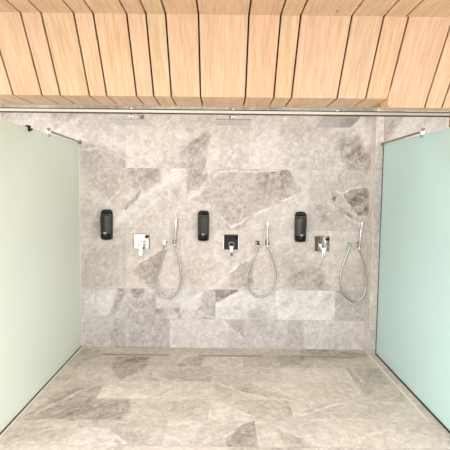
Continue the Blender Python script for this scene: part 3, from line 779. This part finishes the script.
def dispenser(x, z, label):
    t = thing('soap_dispenser', (x, YB, z), label, 'soap dispenser', 'black wall soap dispensers')
    # back housing with slanted, rounded top
    bm = bmesh.new()
    prof = [(-.150, .030, .046), (-.146, .048, .050), (-.130, .056, .052), (.080, .058, .060), (.112, .057, .056), (.132, .053, .046), (.146, .043, .034), (.152, .028, .022)]
    loft(bm, [rr_ring(bm, w, .001, -d, .030, zz, bulge=.004) for zz, w, d in prof])
    obj('housing', bm, BLACK, t, 50)
    # bowed front cover
    bm = bmesh.new()
    prof = [(-.088, .048, .080), (-.086, .051, .083), (.060, .053, .089), (.092, .052, .087), (.106, .050, .080), (.112, .046, .066)]
    loft(bm, [rr_ring(bm, w, -.045, -d, .026, zz) for zz, w, d in prof])
    obj('front_cover', bm, CHAR, t, 50)
    # push bar at the bottom
    bm = bmesh.new()
    prof = [(-.145, .036, .060), (-.141, .046, .070), (-.128, .050, .078), (-.094, .051, .086), (-.091, .049, .084)]
    loft(bm, [rr_ring(bm, w, -.040, -d, .026, zz) for zz, w, d in prof])
    pb = obj('push_bar', bm, BLACK, t, 50)
    # small pale unreadable print on the cover
    bm = bmesh.new()
    for a, b, zz in ((-.013, -.005, -.072), (-.003, .004, -.072), (.006, .014, -.072), (-.010, .011, -.082)):
        box(bm, a, b, -.0985, -.0945, zz - .0032, zz + .0032, .0006, 1)
    obj('printed_mark', bm, MARK, t)
    return t
dispenser(-1.152, 1.250, 'black soap dispenser nearest the left glass, left of the leftmost mixer')
dispenser(-0.194, 1.248, 'black soap dispenser in the middle, between the left hand shower and middle mixer')
dispenser(0.768, 1.249, 'black soap dispenser between the middle hand shower and the rightmost mixer')

# ------------------------------------------------------------------ linear drains
def drain(x0, x1, label):
    y = 4.075
    t = thing('linear_drain', ((x0 + x1) / 2, y, 0), label, 'floor drain', 'slot drains along the back wall')
    h = (x1 - x0) / 2
    bm = bmesh.new()
    box(bm, -h, h, -.019, -.015, 0, .0035, .0008, 1); box(bm, -h, h, .015, .019, 0, .0035, .0008, 1)
    box(bm, -h, -h + .004, -.015, .015, 0, .0035, .0008, 1); box(bm, h - .004, h, -.015, .015, 0, .0035, .0008, 1)
    obj('frame', bm, DRAIN_FRAME, t)
    bm = bmesh.new(); box(bm, -h + .006, h - .006, -.012, .012, 0, .0030, .0008, 1)
    obj('cover', bm, DRAIN, t)
    bm = bmesh.new(); box(bm, -h + .004, h - .004, -.015, .015, 0, .0012)
    obj('slot', bm, SEAL, t)
DRAIN = plain('drain_cover_bronze', (0.30, 0.235, 0.16), 0.5, var=0.15)
DRAIN_FRAME = plain('drain_frame_steel', (0.50, 0.43, 0.34), 0.45, 0.6)
drain(-1.150, -0.511, 'slim linear floor drain at the left, under the leftmost shower')
drain(-0.230, 0.403, 'slim linear floor drain in the middle, under the middle shower')
drain(0.684, 1.320, 'slim linear floor drain at the right, under the rightmost shower')

# ------------------------------------------------------------------ panels, bars and low wall added behind the camera for the chrome to mirror
YR = -1.9
structure(obj('reflection_panel_1', boxed(-0.42, 1.15, YR, YR + 0.05, 0, 2.1, 0.003, 1), DARK_REFLECTION))  # unseen dark panel added so the middle mixer plate mirrors black
bm = bmesh.new()
uvl = bm.loops.layers.uv.new('UVMap'); tint = bm.verts.layers.float_color.new('board_tint')
fs = box(bm, 1.75, 2.46, YR, YR + 0.05, 0, 2.1)
for f in fs:
    for l in f.loops:
        l[uvl].uv = (l.vert.co.x, l.vert.co.z); l.vert[tint] = (.22, .34, .20, 1)
structure(obj('reflection_panel_2', bm, BROWN))  # olive panel added for the right mixer plate to mirror
# unseen dark bars added to put lines into the chrome
def reflection_grid(name, xs, x0, x1):
    bm = bmesh.new()
    for x in xs:
        box(bm, x - .022, x + .022, YR, YR + .05, 0, 2.2)
    for z in (.02, .30, 1.05, 2.2):
        box(bm, x0, x1, YR + .005, YR + .045, z - .02, z + .02)
    structure(obj(name, bm, DARK_REFLECTION))
reflection_grid('reflection_bars_1', (-2.65, -2.28, -1.86, -1.44, -1.0, -.6), -2.67, -.6)
structure(obj('reflection_wall', boxed(-2.67, -.45, YR + .06, YR + .12, 0, 1.0), PLASTER))  # low white wall added to tone down the left plate's reflection
reflection_grid('reflection_bars_2', (1.3, 1.70), 1.3, 1.7)
structure(obj('reflection_panel_3', boxed(2.50, 3.1, YR, YR + 0.05, 0, 2.1, 0.003, 1), DARK_REFLECTION))  # added dark panel for the outer part of the right plate

# ------------------------------------------------------------------ light
w = bpy.data.worlds.new('daylight'); scene.world = w
w.use_nodes = True
bg = w.node_tree.nodes['Background']
N, L = w.node_tree.nodes, w.node_tree.links
tc = N.new('ShaderNodeTexCoord')
sp = N.new('ShaderNodeSeparateXYZ'); L.new(tc.outputs['Generated'], sp.inputs[0])
mr = N.new('ShaderNodeMapRange'); mr.inputs['From Min'].default_value = -1; mr.inputs['From Max'].default_value = 1
L.new(sp.outputs['Z'], mr.inputs['Value'])
cr = N.new('ShaderNodeValToRGB')
els = cr.color_ramp.elements
els[0].position = 0.0; els[0].color = (.20, .19, .17, 1)
els[1].position = 1.0; els[1].color = (.85, .9, 1.0, 1)
for p, c in ((0.40, (.24, .225, .20, 1)), (0.44, (1.05, 1.03, .99, 1)), (0.62, (1.12, 1.11, 1.09, 1))):      # dark ground, bright haze at the horizon
    e = els.new(p); e.color = c
L.new(mr.outputs['Result'], cr.inputs['Fac'])
L.new(cr.outputs['Color'], bg.inputs['Color'])
bg.inputs['Strength'].default_value = WORLD
def area(name, loc, rot, sx, sy, power, colr):
    l = bpy.data.lights.new(name, 'AREA'); l.shape = 'RECTANGLE'; l.size = sx; l.size_y = sy
    l.energy = power; l.color = colr
    o = bpy.data.objects.new(name, l); o.location = loc; o.rotation_euler = rot; col.objects.link(o)
    return o
area('room_fill_light', (0, 0.1, 2.70), (0, 0, 0), 3.0, 0.5, ROOM_FILL, (1.0, 0.98, 0.95))  # fill light added over the room, no fitting there
area('shower_fill_light', (0, 3.86, WTOP - 0.004), (0, 0, 0), 5.2, 0.25, SHOWER_FILL, (1.0, 0.97, 0.93))  # added fill that brightens the upper wall, not a real fixture

# ------------------------------------------------------------------ camera
cam = bpy.data.cameras.new('camera'); co = bpy.data.objects.new('camera', cam); col.objects.link(co)
cam.sensor_width = 36.0; cam.sensor_fit = 'HORIZONTAL'; cam.lens = 431.0 / 450.0 * 36.0
cam.shift_x = 2.0 / 450.0
cam.clip_start = 0.05
co.matrix_world = (Matrix.Translation((0, 0, 1.58)) @ Matrix.Rotation(math.radians(90 - 4.3), 4, 'X') @ Matrix.Rotation(math.radians(0.62), 4, 'Z'))
scene.camera = co

vs = scene.view_settings
vs.view_transform = 'Standard'; vs.look = 'None'; vs.gamma = 1.0; vs.use_curve_mapping = False
vs.exposure = EXPOSURE
scene.cycles.use_denoising = True
scene.cycles.max_bounces = 10
scene.cycles.diffuse_bounces = 6
scene.cycles.sample_clamp_indirect = 4.0
